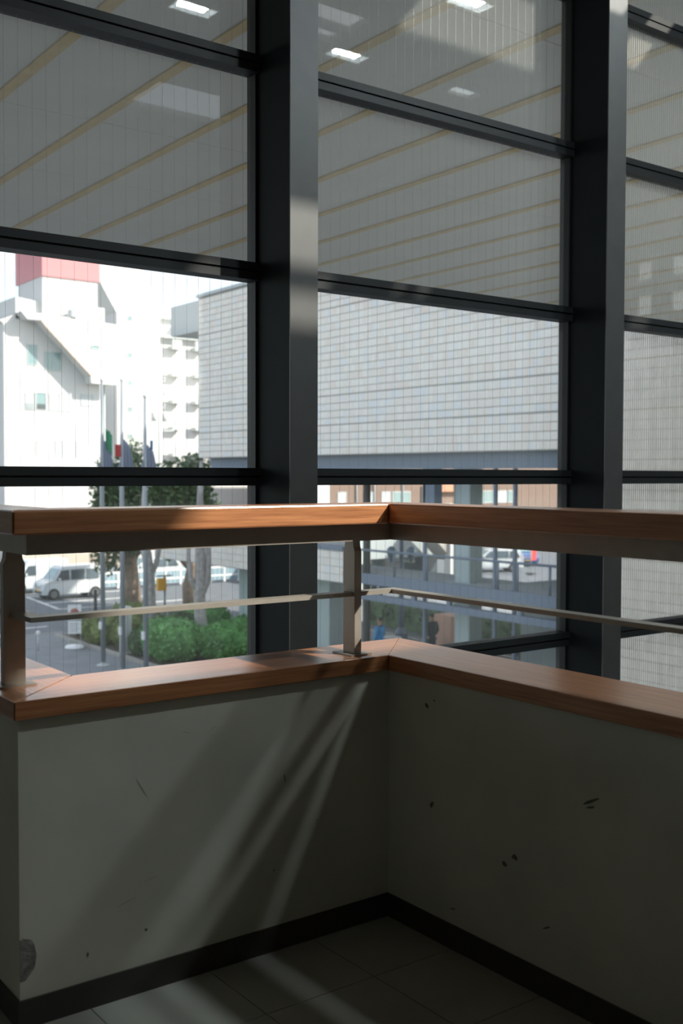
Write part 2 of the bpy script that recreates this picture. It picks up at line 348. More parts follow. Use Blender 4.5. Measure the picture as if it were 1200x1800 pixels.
# recessed ceiling lamps over the void (seen mirrored in the upper panes)
for x, y, d in ((3.62, .62, 'seen at the top edge of the left window'), (4.95, .60, 'bright one mirrored just right of the mullion'), (6.2, .55, 'faint one mirrored beyond the sunlit glass'), (5.07, 1.82, 'mirrored at the top edge of the middle window')):
    t = tag(empty('ceiling_lamp', (x, y, HC - .03)), 'small white ceiling lamp ' + d, 'ceiling lamp', 'ceiling lamps over the void')
    bm = bmesh.new(); box(bm, -.17, .17, -.085, -.07, -.02, .03); box(bm, -.17, .17, .07, .085, -.02, .03); box(bm, -.17, -.155, -.07, .07, -.02, .03); box(bm, .155, .17, -.07, .07, -.02, .03); box(bm, -.17, .17, -.085, .085, .02, .03)
    new_obj('housing', bm, lamp_h, t)
    B('diffuser', lamp_dim if x == 6.2 else lamp_m, t, -.10, .10, -.04, .04, -.004, .018)

# ------------------------------------------------------------------ outside: eaves soffit
ZS = 4.33
eaves = tag(empty('ceiling_eaves'), 'deep pale soffit of the eaves outside the window', kind='structure')
B('roof_slab', ceil_m, eaves, -12, 22, 3.66, 14.2, ZS + .012, ZS + .6)
sx = [3.11 - .9 * 9 + .9 * k for k in range(28)]
yj = [3.66, 5.46, 7.28, 9.1, 10.92, 12.74, 14.2]
pan = {}
for a in sx:
    if a > 20: break
    for ya, yb in zip(yj, yj[1:]):
        key = round(yb - ya, 3)
        if key not in pan:
            o = B('soffit_panel', soffit_m, eaves,   .05, .9 - .05, .004, key - .004, 0, .015); pan[key] = o
        else:
            o = pan[key].copy(); COL.objects.link(o)
        o.location = (a, ya, ZS)
o0 = B('soffit_strip', strip_m, eaves, -.048, .048, 3.66, 14.2, -.012, .014)
for k, a in enumerate(sx):
    if a > 20.5: break
    o = o0 if k == 0 else o0.copy()
    if k: COL.objects.link(o)
    o.location = (a, 0, ZS)
B('eaves_fascia', blue_steel, eaves, -12, 22, 14.2, 14.28, ZS - .03, ZS + .65)
# ------------------------------------------------------------------ outside: ground
ZG = -5.33
bm = bmesh.new(); box(bm, -150, 330, 3.66, 420, ZG - .5, ZG - .06)
ground = tag(new_obj('ground', bm, asphalt), kind='structure')
bm = bmesh.new(); box(bm, -40, 60, 3.7, 42.0, ZG - .07, ZG)
plaza = tag(new_obj('pavement', bm, paving), kind='structure')
B('kerb_stone', kerb_m, plaza, -40, 17.0, 42.0, 42.18, ZG - .1, ZG + .02)
def tuft(bm, c, size):
    """one leaf: a bent quad with random facing"""
    n = Vector((random.gauss(0, 1), random.gauss(0, 1), random.gauss(.5, 1))).normalized()
    a = n.orthogonal().normalized(); b = n.cross(a); r = random.uniform(0, 6.28); a, b = math.cos(r) * a + math.sin(r) * b, -math.sin(r) * a + math.cos(r) * b
    s = size * random.uniform(.6, 1.3); c = Vector(c)
    v = [bm.verts.new(c - a * s), bm.verts.new(c + b * s * .5 - n * s * .1), bm.verts.new(c + a * s), bm.verts.new(c - b * s * .5 - n * s * .1)]
    bm.faces.new(v)
def leaf_cloud(name, m, parent, blobs, n, size, shell=.55):
    bm = bmesh.new()
    tot = sum(b[3] * b[4] * b[5] for b in blobs)
    for (x, y, z, rx, ry, rz) in blobs:
        for _ in range(int(n * rx * ry * rz / tot)):
            d = Vector((random.gauss(0, 1), random.gauss(0, 1), random.gauss(0, 1))).normalized() * (shell + (1 - shell) * random.random())
            tuft(bm, (x + d.x * rx, y + d.y * ry, z + d.z * rz), size)
    me = bpy.data.meshes.new(name); bm.to_mesh(me); bm.free(); me.materials.append(m)
    o = bpy.data.objects.new(name, me); COL.objects.link(o); o.parent = parent
    return tag(o, kind='stuff')
def tiles_mesh(name, boxes, mats, parent):
    V, Fc, MI = [], [], []
    for (x0, x1, y0, y1, z0, z1, mi) in boxes:
        k = len(V)
        V += [(x0, y0, z0), (x1, y0, z0), (x1, y1, z0), (x0, y1, z0), (x0, y0, z1), (x1, y0, z1), (x1, y1, z1), (x0, y1, z1)]
        for f in ((3, 2, 1, 0), (4, 5, 6, 7), (0, 1, 5, 4), (2, 3, 7, 6), (3, 0, 4, 7)): Fc.append([k + i for i in f]); MI.append(mi)
    me = bpy.data.meshes.new(name); me.from_pydata(V, [], Fc); me.polygons.foreach_set('material_index', MI)
    for m in mats: me.materials.append(m)
    o = bpy.data.objects.new(name, me); COL.objects.link(o); o.parent = parent
    return tag(o, kind='stuff')

# ------------------------------------------------------------------ tiled wing on pilotis, opposite and to the right
wing = tag(empty('tiled_building'), 'long windowless building wing clad in pale grey tiles, raised on columns', 'building')
B('upper_volume', mortar_m, wing, 20.02, 34, 17.0, 36.0, 1.80, 7.86)
B('roof_coping', wframe, wing, 19.94, 34.1, 16.9, 36.08, 7.86, 7.98)
B('roof_house', white_s, wing, 22.5, 33, 36.1, 43, 7.3, 8.6)
B('soffit_beam', blue_steel, wing, 20.35, 20.75, 17.0, 35.7, 1.36, 1.80)
RH, TW = .2285, .2
def row_z(r): return 1.815 + r * RH + .012 * (r >= 4) + .012 * (r >= 8) + .012 * (r >= 20)
big = (4, 8, 20)
protos = {}
rest = []
def pick(r, cidx):
    u = random.random()
    return 3 if (u < .10 or (4 <= r < 8 and u < .3)) else 2 if u < .2 else 1 if u < .55 else 0
for r in range(26):
    z0 = row_z(r) + .013 + (.022 if r in big else 0); z1 = row_z(r + 1) - .011
    for k in range(95):
        y0 = 17.0 + k * TW; mi = pick(r, k); dx = random.uniform(-.004, .004)
        if r < 15 and 4 <= k < 24:
            key = (mi, r in big)
            if key not in protos:
                protos[key] = B('tile', tile_ms[mi], wing, 0, .03, .0015, TW - .0015, 0, z1 - z0); o = protos[key]
            else:
                o = protos[key].copy(); COL.objects.link(o)
            o.location = (19.995 + dx, y0, z0)
        else:
            rest.append((19.995 + dx, 20.025, y0 + .0015, y0 + TW - .0015, z0, z1, mi))
tiles_mesh('far_tiles', rest, tile_ms, wing)
# near block of the wing reaches down to the ground, in narrow upright ribs
B('lower_block', ribback_m, wing, 20.03, 34, 8.0, 17.0, ZG, 7.86)
ribs = []
r = 0; z = ZG
while z < 7.8:
    g = .03 if r % 5 == 0 else .016
    y = 12.0
    while y < 16.98:
        ribs.append((19.985, 20.035, y, y + .050, z + g, z + RH, 0)); y += .0645
    z += RH; r += 1
tiles_mesh('ribbed_tiles', ribs, [rib_m], wing)
# lower parapet band of the same tiles
B('parapet_body', mortar_m, wing, 20.02, 20.5, 26.8, 39.6, -2.22, -1.2)
par = []
for r in range(4):
    for k in range(64):
        y0 = 26.8 + k * TW
        par.append((19.995, 20.025, y0 + .0015, y0 + TW - .0015, -2.19 + r * .245, -2.19 + r * .245 + .23, pick(1, k)))
tiles_mesh('parapet_tiles', par, tile_ms, wing)
B('parapet_coping', blue_steel, wing, 19.95, 20.55, 26.8, 39.6, -1.2, -1.08)
B('walkway_deck', grey_w, wing, 20.2, 22.6, 17.0, 39.6, -2.12, -1.90)
B('deck_edge_beam', blue_steel, wing, 20.0, 20.2, 17.0, 26.8, -2.14, -1.83)
B('lower_beam', blue_steel, wing, 20.0, 20.18, 17.0, 26.8, -2.62, -2.43)
for y in (17.6, 19.2, 21.9, 23.4, 25.0): B('beam_stub', blue_steel, wing, 20.02, 20.14, y, y + .14, -2.43, -2.14)
T('railing_top', blue_steel, wing, [(20.1, 17.0, -1.08), (20.1, 26.8, -1.12)], .035, 8)
for y in (18.3, 19.41, 20.13, 22.96, 24.4): T('railing_post', blue_steel, wing, [(20.1, y, -1.83), (20.1, y, -1.08)], .035, 8)
for y in (17.3, 19.9, 20.63, 23.5): B('steel_column', blue_steel, wing, 20.5, 20.59, y, y + .09, ZG, 1.36)
B('steel_column', blue_steel, wing, 20.5, 20.8, 23.1, 23.6, -.2, 1.36)
B('dark_column', trim_b, wing, 20.45, 20.62, 26.2, 26.37, ZG, 1.36)
B('wide_column', pale_col, wing, 21.0, 21.5, 22.15, 22.75, ZG, 1.36)
B('wide_column', pale_col, wing, 21.0, 21.7, 28.9, 29.7, ZG, -2.12)
B('wide_column', pale_col, wing, 21.0, 21.7, 33.9, 34.7, ZG, -2.12)
B('wide_column', pale_col, wing, 21.0, 21.7, 17.6, 18.3, ZG, 1.36)
B('wide_column', pale_col, wing, 31.0, 31.7, 33.0, 33.7, ZG, 1.8)
B('ground_floor_wall', grey_w, wing, 24.6, 33.8, 17.0, 23.6, ZG, -2.2)

# terracotta low wall and round tables in the covered passage
tag(B('terracotta_wall', terracotta, None, 25.3, 26.3, 27.6, 28.5, ZG, -3.75, bevel=.03), 'terracotta block, coloured as if sunlit, standing under the raised walkway', 'wall block')
def table(loc, label):
    t = tag(empty('round_table', loc), label, 'table', 'round tables in the covered passage')
    bm = bmesh.new(); lathe(bm, [(.42, .70), (.45, .715), (.45, .735), (.43, .745)], 20); new_obj('tabletop', bm, wframe, t)
    bm = bmesh.new(); lathe(bm, [(.25, 0), (.25, .02), (.035, .04), (.03, .70)], 14); new_obj('pedestal', bm, darkwood, t)
table((24.0, 29.4, ZG), 'round grey table just right of the person in blue')
table((24.6, 33.9, ZG), 'round grey table beside the pale column, left of the handrail post')

# ------------------------------------------------------------------ planting bed, shrubs, trees
bed = tag(B('planting_bed', soil, None, 16.45, 24.0, 26.0, 41.2, ZG - .02, ZG + .06), kind='structure')
for y in range(15): B('kerb_stone', kerb_m, bed, 16.28, 16.45, 26.0 + y * 1.0133, 26.99 + y * 1.0133, ZG - .02, ZG + .12, bevel=.01)
def shrub(x, y, top, rx, ry, m, label, n=3600, leaf=.065):
    s = tag(empty('shrub', (x, y, ZG)), label, 'shrub', 'clipped shrubs in the planting bed')
    h = top - ZG
    bl = [(0, 0, h * .5, rx, ry, h * .5)]
    for _ in range(6):
        a = random.uniform(0, 6.28); bl.append((rx * .5 * math.cos(a), ry * .5 * math.sin(a), h * random.uniform(.4, .68), rx * .52, ry * .52, h * .34))
    leaf_cloud('foliage', m, s, bl, n, leaf, .78)
    bm = bmesh.new(); bmesh.ops.create_icosphere(bm, subdivisions=3, radius=1)
    for v in bm.verts:
        f = .86 + .08 * math.sin(v.co.x * 7 + x) * math.cos(v.co.y * 6 + y); v.co = Vector((v.co.x * rx * f, v.co.y * ry * f, h * .5 + v.co.z * h * .5 * f))
    new_obj('inner_growth', bm, m, s, smooth=True)
    bm = bmesh.new(); tube(bm, [(0, 0, 0), (.03, 0, h * .4)], [.06, .04], 8); new_obj('stem', bm, bark_b, s)
shrub(17.45, 33.2, -3.75, 1.15, 1.25, leaf_l, 'big rounded bright green shrub in front of the pale tree trunk', 5200)
shrub(18.95, 32.2, -3.9, 1.2, 1.15, leaf_l, 'bushy bright green shrub beside the dark mullion, right of the pale trunk', 5200)
shrub(20.75, 33.6, -3.95, .95, 1.0, leaf_l, 'green shrub at the right end of the bed under the tiled parapet', 3600)
shrub(20.6, 36.7, -3.75, 1.15, 1.2, leaf_l, 'low green shrub behind the pale trunk, just under the mid rail', 3600)
shrub(18.75, 35.3, -3.8, .85, .9, leaf_d, 'darker green shrub between the two pale trunks', 3000)
shrub(17.3, 40.1, -4.5, .7, .8, leaf_d, 'small dark shrub at the far left end of the bed', 2200)
shrub(16.95, 38.1, -4.1, .75, .9, leaf_o, 'rounded olive shrub behind the first flagpole', 3000)
shrub(17.35, 36.45, -4.05, .72, .72, leaf_o, 'rounded olive shrub behind the middle flagpole', 3000)
shrub(16.95, 34.75, -4.25, .46, .46, leaf_d, 'small clipped shrub between the last two flagpoles', 2200)
shrub(19.0, 39.4, -3.9, 1.1, 1.1, leaf_o, 'olive shrub at the back of the bed near the yellow sign', 2600)
def tree(name, base, trunkpts, rads, branches, bark, blobs, m, n, leaf, label, shell=.35):
    t = tag(empty(name, base), label, 'tree')
    T('trunk', bark, t, trunkpts, rads, 12)
    for pts, rd in branches: T('branch', bark, t, pts, rd, 8)
    if blobs: leaf_cloud('foliage', m, t, blobs, n, leaf, shell)
tree('evergreen_tree', (23.55, 49.3, ZG), [(0, 0, 0), (.05, 0, 1.1), (-.05, .05, 2.1), (.1, 0, 3.4), (0, 0, 5.2)], [.5, .36, .36, .26, .12],
     [([(-.05, 0, 2.0), (-.7, .1, 3.3), (-1.1, 0, 4.4)], [.22, .16, .08]), ([(0, 0, 2.1), (.6, -.2, 3.2), (1.0, 0, 4.6)], [.22, .15, .08])],
     bark_b, [(-.5, 0, 4.6, 1.45, 1.3, 1.9), (-1.2, .1, 6.0, 1.0, .9, 1.4), (.1, 0, 6.6, 1.0, 1.0, 1.7), (-.2, -.4, 3.3, 1.2, 1.0, .9), (-1.4, 0, 4.6, .9, .9, 1.1), (-1.4, -.3, 2.5, .9, .8, 1.0)], leaf_d, 7000, .14,
     'dark evergreen tree with thick brown trunk, left behind the flagpoles')
tree('evergreen_tree', (25.3, 46.3, ZG), [(0, 0, 0), (-.1, 0, 1.0), (.15, .05, 1.9), (-.1, 0, 3.2), (-.3, 0, 5.2)], [.42, .36, .34, .26, .1],
     [([(.1, 0, 1.8), (-.8, .1, 2.8), (-1.5, 0, 3.7)], [.22, .16, .08]), ([(.1, 0, 1.9), (.7, -.2, 3.0), (1.0, 0, 4.4)], [.22, .15, .08])],
     bark_b, [(-.8, 0, 5.6, 1.7, 1.3, 1.7), (.2, 0, 6.3, 1.1, 1.0, 1.3), (-1.6, 0, 5.4, 1.0, .9, 1.1), (.7, 0, 4.9, .9, .9, 1.0), (-.9, 0, 3.0, 1.0, .8, .7), (-.2, 0, 3.9, 1.2, 1.0, .9)], leaf_d, 7000, .14,
     'dark evergreen tree just left of the tiled wing')
tree('pale_tree', (18.5, 33.2, ZG), [(0, 0, 0), (.02, 0, 1.2), (-.04, 0, 2.3), (.0, 0, 3.6), (-.02, 0, 5.2), (.05, 0, 7.0)], [.27, .225, .20, .18, .13, .06],
     [([(-.02, 0, 2.25), (-.33, .1, 2.85), (-.42, .1, 3.6), (-.4, .1, 4.8)], [.12, .1, .08, .05]), ([(.0, 0, 2.2), (.25, -.1, 2.8), (.27, -.1, 3.7), (.3, 0, 5.0)], [.14, .12, .1, .06]), ([(.15, -.1, .9), (.22, -.15, 1.02)], [.09, .07])],
     bark_p, None, leaf_d, 0, .1, 'pale grey tree trunk with pruned upright branches in front of the tiled parapet')
tree('pale_tree', (18.75, 37.4, ZG), [(0, 0, 0), (-.08, 0, 1.3), (-.12, 0, 2.6), (-.28, 0, 3.6), (-.36, 0, 4.8), (-.3, 0, 6.4)], [.24, .20, .20, .2, .14, .06],
     [([(-.12, 0, 2.5), (.22, .1, 3.1), (.38, .1, 3.9), (.42, .1, 4.8)], [.14, .11, .09, .05]), ([(.36, .1, 3.7), (.1, .1, 4.2)], [.07, .05])],
     bark_p, None, leaf_d, 0, .1, 'slender pale tree trunk forking to the right, left of the yellow sign')
leafy = [(-1.3, 0, 3.3, .9, .8, .5), (-.4, 0, 2.7, .5, .5, .5)]

# ------------------------------------------------------------------ flagpoles with hanging flags, signs, bollards
def hanging_flag(parent, x, z0, z1, wd, m, folds=3, sgn=1):
    bm = bmesh.new(); n = 16; rows = 8; g = []
    for j in range(rows + 1):
        f = j / rows; rw = []
        for i in range(n + 1):
            u = i / n; rw.append(bm.verts.new((x * 0 + .06 + sgn * u * wd * (.55 + .45 * f), .07 * math.sin(u * folds * 6.28 + f * 1.5) * (.3 + f), z1 + (z0 - z1) * f - .25 * u * (1 - f))))
        g.append(rw)
    for a, b in zip(g, g[1:]):
        for i in range(n): bm.faces.new((a[i], a[i + 1], b[i + 1], b[i]))
    ret = bmesh.ops.solidify(bm, geom=list(bm.faces), thickness=.01)
    return new_obj('flag', bm, m, parent, smooth=True)
for i, (x, y, top, lab) in enumerate(((15.16, 33.95, 4.3, 'left grey flagpole with a green and white flag hanging limp'), (15.16, 32.4, 4.2, 'middle grey flagpole with a white and red flag hanging limp'), (15.3, 31.0, 3.6, 'right grey flagpole with a pale flag touched with blue'))):
    t = tag(empty('flagpole', (x, y, ZG)), lab, 'flagpole', 'three flagpoles beside the planting bed'); h = top - ZG
    T('pole', pole_m, t, [(0, 0, 0), (0, 0, h * .5), (0, 0, h)], [.085, .07, .04], 12)
    bm = bmesh.new(); lathe(bm, [(.22, 0), (.22, .03), (.1, .05), (.1, .12)], 16); new_obj('base_flange', bm, wframe, t)
    bm = bmesh.new(); lathe(bm, [(.02, h), (.07, h + .03), (.07, h + .08), (.02, h + .12)], 12); new_obj('finial', bm, wframe, t)
    bm = bmesh.new(); box(bm, -.13, -.06, -.07, .07, 1.25, 1.5); new_obj('winch_box', bm, white_p, t, bevel=.01)
    T('halyard', white_p, t, [(-.09, 0, 1.5), (-.07, 0, h - .1)], .008, 5)
    f = hanging_flag(t, 0, 1.12 - ZG + 0, 2.35 - ZG - (.2 if i == 2 else 0), .42, flag_w, 3)
    hanging_flag(t, 0, 1.1 - ZG, 1.85 - ZG, .26, flag_w, 2, -1)
    pm, pz, px0, pw = ((flag_g, (2.05, 2.75), .1, .26), (flag_r, (1.75, 2.15), -.27, .22), (flag_b, (1.95, 2.25), .16, .07))[i]
    bm = bmesh.new(); g = [[bm.verts.new((px0 + pw * u, .1 * math.sin(u * 9) - .06, (pz[1] - .25 * u * (i == 0)) - ZG - (pz[1] - pz[0]) * v)) for u in (0, .25, .5, .75, 1)] for v in (0, .5, 1)]
    for a, b in zip(g, g[1:]):
        for k in range(4): bm.faces.new((a[k], a[k + 1], b[k + 1], b[k]))
    bmesh.ops.solidify(bm, geom=list(bm.faces), thickness=.012)
    new_obj('flag_field', bm, pm, f)
# portable notice board on a round white base
t = tag(empty('notice_board', (15.79, 37.9, ZG), -.39), 'white standing notice board on a round white base', 'sign')
T('upright', wframe, t, [(-.22, 0, .05), (-.22, 0, 1.62)], .014, 8); T('upright', wframe, t, [(.22, 0, .05), (.22, 0, 1.62)], .014, 8)
B('panel', white_p, t, -.24, .24, -.02, .02, .56, 1.04); B('panel', white_p, t, -.24, .24, -.02, .02, 1.10, 1.64)
bm = bmesh.new(); lathe(bm, [(.33, 0), (.36, .03), (.36, .08), (.30, .13), (.1, .15)], 20); new_obj('weighted_base', bm, white_p, t, smooth=True)
red_print = mat('red_print', (.6, .25, .22), rough=.8)
bm = bmesh.new(); lathe(bm, [(.16, 0), (.16, .004), (.12, .005), (.12, .0)], 18)
bmesh.ops.rotate(bm, verts=list(bm.verts), matrix=Matrix.Rotation(math.radians(90), 3, 'X')); bmesh.ops.translate(bm, verts=list(bm.verts), vec=(0, -.022, 1.36)); new_obj('red_ring_symbol', bm, red_print, t)
for k in range(4): B('text_line', mat('grey_print', (.35, .37, .38)) if k == 0 else MATS['grey_print'], t, -.17, .17 - .06 * (k % 2), -.0225, -.0205, .92 - .09 * k, .945 - .09 * k)
t = tag(empty('bollard', (14.53, 38.3, ZG)), 'short steel bollard with white cap, left of the notice board', 'bollard')
T('post', wframe, t, [(0, 0, 0), (0, 0, .62)], .045, 12)
bm = bmesh.new(); lathe(bm, [(.06, .58), (.085, .60), (.085, .70), (.05, .72)], 14); new_obj('cap', bm, white_p, t)
t = tag(empty('parking_post', (18.2, 41.5, ZG)), 'slim black post with a small lamp, in front of the white van', 'post')
T('shaft', trim_b, t, [(0, 0, 0), (0, 0, 1.75)], .07, 12); B('lamp_head', lamp_glass, t, -.12, .1, -.1, .1, .55, .75, bevel=.02)
t = tag(empty('yellow_sign', (20.2, 39.2, ZG)), 'small yellow sign box on a grey post between the trunks', 'sign')
T('post', pole_m, t, [(0, 0, 0), (0, 0, 2.35)], .05, 10); B('sign_box', sign_y, t, -.36, .02, -.14, .06, 1.80, 2.3, bevel=.02); B('bracket', pole_m, t, -.36, .3, -.05, .05, 2.36, 2.42)
t = tag(empty('utility_box', (16.72, 35.5, ZG)), 'narrow pale cabinet standing among the shrubs by the middle flagpole', 'cabinet')
B('body', white_p, t, -.17, .17, -.15, .15, 0, 1.75, bevel=.015); B('door', wframe, t, -.14, .14, -.162, -.15, .15, 1.65)
# parking bay lines
def stripe(x0, y0, x1, y1, wd=.12):
    bm = bmesh.new(); d = Vector((x1 - x0, y1 - y0, 0)).normalized() * wd / 2; n = Vector((-d.y, d.x, 0))
    prism(bm, [(x0 + n.x, y0 + n.y, ZG - .06), (x1 + n.x, y1 + n.y, ZG - .06), (x1 - n.x, y1 - n.y, ZG - .06), (x0 - n.x, y0 - n.y, ZG - .06)], (0, 0, .012)); new_obj('parking_line', bm, line_m, ground)
for a in ((20.0, 50.0, 20.6, 56.0), (20.4, 52.6, 26.5, 52.6), (20.6, 55.9, 26.5, 55.9), (14.0, 44.5, 17.3, 44.5), (20.0, 49.9, 27, 49.9)): stripe(*a, .16)
B('crossing_patch', line_m, ground, 13.6, 15.4, 42.4, 43.4, ZG - .06, ZG - .05)

# ------------------------------------------------------------------ vehicles (local frame: front towards -X)
def vehicle(name, loc, rz, L, W, H, prof, side_wins, shield, rear, bm_, label, wheels, wr=.29, group=None, plate=True):
    t = tag(empty(name, loc, rz), label, 'car', group)
    def hw(z):
        f = max(0, (z - .55 * H) / (.45 * H)); return W / 2 - .11 * f - (.02 if z < .35 else 0)
    bm = bmesh.new(); a = [bm.verts.new((x, -hw(z), z)) for x, z in prof]; b = [bm.verts.new((x, hw(z), z)) for x, z in prof]; n = len(prof)
    bm.faces.new(a); bm.faces.new(b[::-1])
    for i in range(n): bm.faces.new((a[i], b[i], b[(i + 1) % n], a[(i + 1) % n]))
    new_obj('body', bm, bm_, t, bevel=.035, smooth=False)
    for s in (-1, 1):
        for q in side_wins:
            bm = bmesh.new(); prism(bm, [(x, s * (hw(z) - .004), z) for x, z in q], (0, s * .012, 0)); new_obj('side_window', bm, dk_glass, t)
        for wx in wheels:
            bm = bmesh.new(); tube(bm, [(wx, s * (W / 2 - .17), wr), (wx, s * (W / 2 + .012), wr)], wr, 20); o = new_obj('wheel', bm, tyre, t)
            bm = bmesh.new(); tube(bm, [(wx, s * (W / 2 + .008), wr), (wx, s * (W / 2 + .022), wr)], wr * .66, 14); r_ = new_obj('rim', bm, rim_m, o)
        bm = bmesh.new(); x0 = prof[1][0]; box(bm, x0 - .01, x0 + .14, s * (W / 2 - .30) - .11, s * (W / 2 - .30) + .23 * .5, .62, .82); new_obj('headlamp', bm, lamp_glass, t, bevel=.02)
        bm = bmesh.new(); box(bm, shield[0][0] + .22, shield[0][0] + .34, s * (hw(1.0) + .03) - .05, s * (hw(1.0) + .03) + .05, 1.0, 1.14); new_obj('mirror', bm, bm_, t, bevel=.02)
        bm = bmesh.new(); xe = prof[-2][0]; box(bm, xe - .08, xe + .015, s * (W / 2 - .16) - .07, s * (W / 2 - .16) + .07, .75, 1.1); new_obj('tail_lamp', bm, flag_r, t)
    for q, nm in ((shield, 'windscreen'), (rear, 'rear_window')):
        (xa, za), (xb, zb) = q; off = -.014 if nm == 'windscreen' else .014
        bm = bmesh.new(); prism(bm, [(xa, -hw(za) + .08, za), (xa, hw(za) - .08, za), (xb, hw(zb) - .1, zb), (xb, -hw(zb) + .1, zb)], (off, 0, .01)); new_obj(nm, bm, teal_glass if nm == 'windscreen' else dk_glass, t)
    x0 = prof[0][0]
    B('grille', chrome, t, x0 - .03, x0 + .05, -.33, .33, .60, .74); B('bumper_intake', trim_b, t, x0 - .02, x0 + .05, -.5, .5, .33, .45)
    if plate: B('number_plate', yellow, t, x0 - .035, x0, -.17, .17, .44, .56)
    xr = prof[-1][0]; B('number_plate', yellow, t, xr - .01, xr + .02, -.17, .17, .72, .86)
    return t
KP = [(-1.68, .26), (-1.70, .58), (-1.62, .88), (-1.12, 1.02), (-.74, 1.60), (-.55, 1.72), (1.50, 1.76), (1.63, 1.68), (1.70, .95), (1.69, .28)]
KW = [[(-1.0, 1.02), (-.68, 1.52), (-.25, 1.55), (-.25, 1.02)], [(-.17, 1.02), (-.17, 1.55), (.62, 1.56), (.62, 1.02)], [(.70, 1.02), (.70, 1.56), (1.35, 1.54), (1.42, 1.04)]]
vehicle('minivan', (22.35, 54.4, ZG - .06), 0, 3.4, 1.5, 1.76, KP, KW, ((-1.10, 1.06), (-.76, 1.58)), ((1.69, 1.05), (1.645, 1.6)), car_w, 'boxy white minivan parked in front, facing left', (-1.12, 1.18), .3, 'white vans in the car park')
vehicle('minivan', (21.9, 58.0, ZG - .06), 0, 3.4, 1.5, 1.86, [(x, z * 1.06 if z > 1 else z) for x, z in KP], KW[:1], ((-1.10, 1.06), (-.76, 1.62)), ((1.69, 1.05), (1.645, 1.62)), car_w, 'white van mostly hidden behind the boxy minivan', (-1.12, 1.18), .3, 'white vans in the car park')
SP = [(-2.0, .28), (-2.05, .60), (-1.9, .88), (-1.05, .98), (-.35, 1.48), (.1, 1.54), (1.55, 1.52), (1.85, 1.42), (2.05, .95), (2.04, .30)]
SW = [[(-.85, .98), (-.3, 1.42), (.05, 1.45), (.05, .98)], [(.13, .98), (.13, 1.45), (1.0, 1.44), (1.0, .98)], [(1.08, .98), (1.08, 1.43), (1.55, 1.4), (1.8, 1.0)]]
vehicle('minivan', (51.9, 52.6, ZG - .06), math.radians(-28), 4.1, 1.7, 1.54, SP, SW, ((-1.03, 1.02), (-.37, 1.46)), ((2.02, 1.0), (1.87, 1.40)), car_w, 'white hatchback seen from behind through the railing', (-1.25, 1.3), .31)
vehicle('car', (57.6, 55.5, ZG - .06), math.radians(62), 4.1, 1.7, 1.54, SP, SW, ((-1.03, 1.02), (-.37, 1.46)), ((2.02, 1.0), (1.87, 1.40)), car_b, 'dark blue car right of the white hatchback', (-1.25, 1.3), .31)
vehicle('small_truck', (45.6, 52.8, ZG - .06), math.radians(64), 3.4, 1.48, 1.78, KP, KW[:1], ((-1.10, 1.06), (-.76, 1.58)), ((1.69, 1.05), (1.645, 1.6)), car_g, 'small grey vehicle with a yellow number plate behind the double lamp post', (-1.12, 1.18), .29)
vehicle('car', (33.5, 62.5, ZG - .06), 0, 4.1, 1.7, 1.54, SP, SW, ((-1.03, 1.02), (-.37, 1.46)), ((2.02, 1.0), (1.87, 1.40)), car_lb, 'light blue car beyond the shrubs, behind the yellow sign', (-1.25, 1.3), .31)
vehicle('car', (29.4, 59.5, ZG - .06), 0, 4.1, 1.7, 1.54, SP, SW, ((-1.03, 1.02), (-.37, 1.46)), ((2.02, 1.0), (1.87, 1.40)), car_w, 'white car beyond the shrubs, right of the brown trunk', (-1.25, 1.3), .31)
t = tag(empty('fence', (25.2, 56.6, ZG)), 'low white fence behind the car park on the right of the minivan', 'fence')
B('rail', white_p, t, 0, 9, -.03, .03, .85, .95); B('rail', white_p, t, 0, 9, -.03, .03, .35, .45)
for k in range(10): B('fence_post', white_p, t, k - .05, k + .05, -.05, .05, 0, 1.0)
for k in range(30): B('picket', car_lb, t, .3 * k + .02, .3 * k + .28, -.02, .02, .12, .9)

# street lamp with two globes
t = tag(empty('street_lamp', (27.3, 32.7, ZG)), 'blue-grey double globe street lamp behind the corner of the mid rail', 'street lamp')
T('pole', blue_steel, t, [(0, 0, 0), (0, 0, 2.2), (0, 0, 4.0)], [.13, .10, .085], 14)
bm = bmesh.new(); lathe(bm, [(.26, 0), (.26, .22), (.18, .34), (.13, .45)], 16); new_obj('base', bm, blue_steel, t)
T('cross_arm', wframe, t, [(-.42, .30, 3.08), (0, 0, 3.12), (.42, -.30, 3.08)], .065, 8)
for s in (-1, 1):
    bm = bmesh.new(); bmesh.ops.create_uvsphere(bm, u_segments=20, v_segments=12, radius=.21); g = new_obj('globe', bm, globe_m, t, smooth=True, loc=(s * .32, -s * .225, 3.48))
    bm = bmesh.new(); lathe(bm, [(.10, -.40), (.12, -.25), (.16, -.17), (.1, -.15)], 14); new_obj('globe_neck', bm, blue_steel, g)
# ------------------------------------------------------------------ people under the walkway
def skinned(name, chains, m, parent, sub=2):
    V, E_, Rr = [], [], []
    for chn in chains:
        prev = chn[0] if isinstance(chn[0], int) else None
        for q in (chn[1:] if prev is not None else chn):
            V.append(q[:3]); Rr.append(q[3:] if len(q) > 4 else (q[3], q[3]))
            if prev is not None: E_.append((prev, len(V) - 1))
            prev = len(V) - 1
    me = bpy.data.meshes.new(name); me.from_pydata(V, E_, []); me.materials.append(m)
    o = bpy.data.objects.new(name, me); COL.objects.link(o); o.parent = parent
    o.modifiers.new('Skin', 'SKIN')
    for i, r_ in enumerate(Rr): me.skin_vertices[0].data[i].radius = r_; me.skin_vertices[0].data[i].use_root = (i == 0)
    sb = o.modifiers.new('Sub', 'SUBSURF'); sb.levels = sub; sb.render_levels = sub
    o.modifiers['Skin'].use_smooth_shade = True
    return o
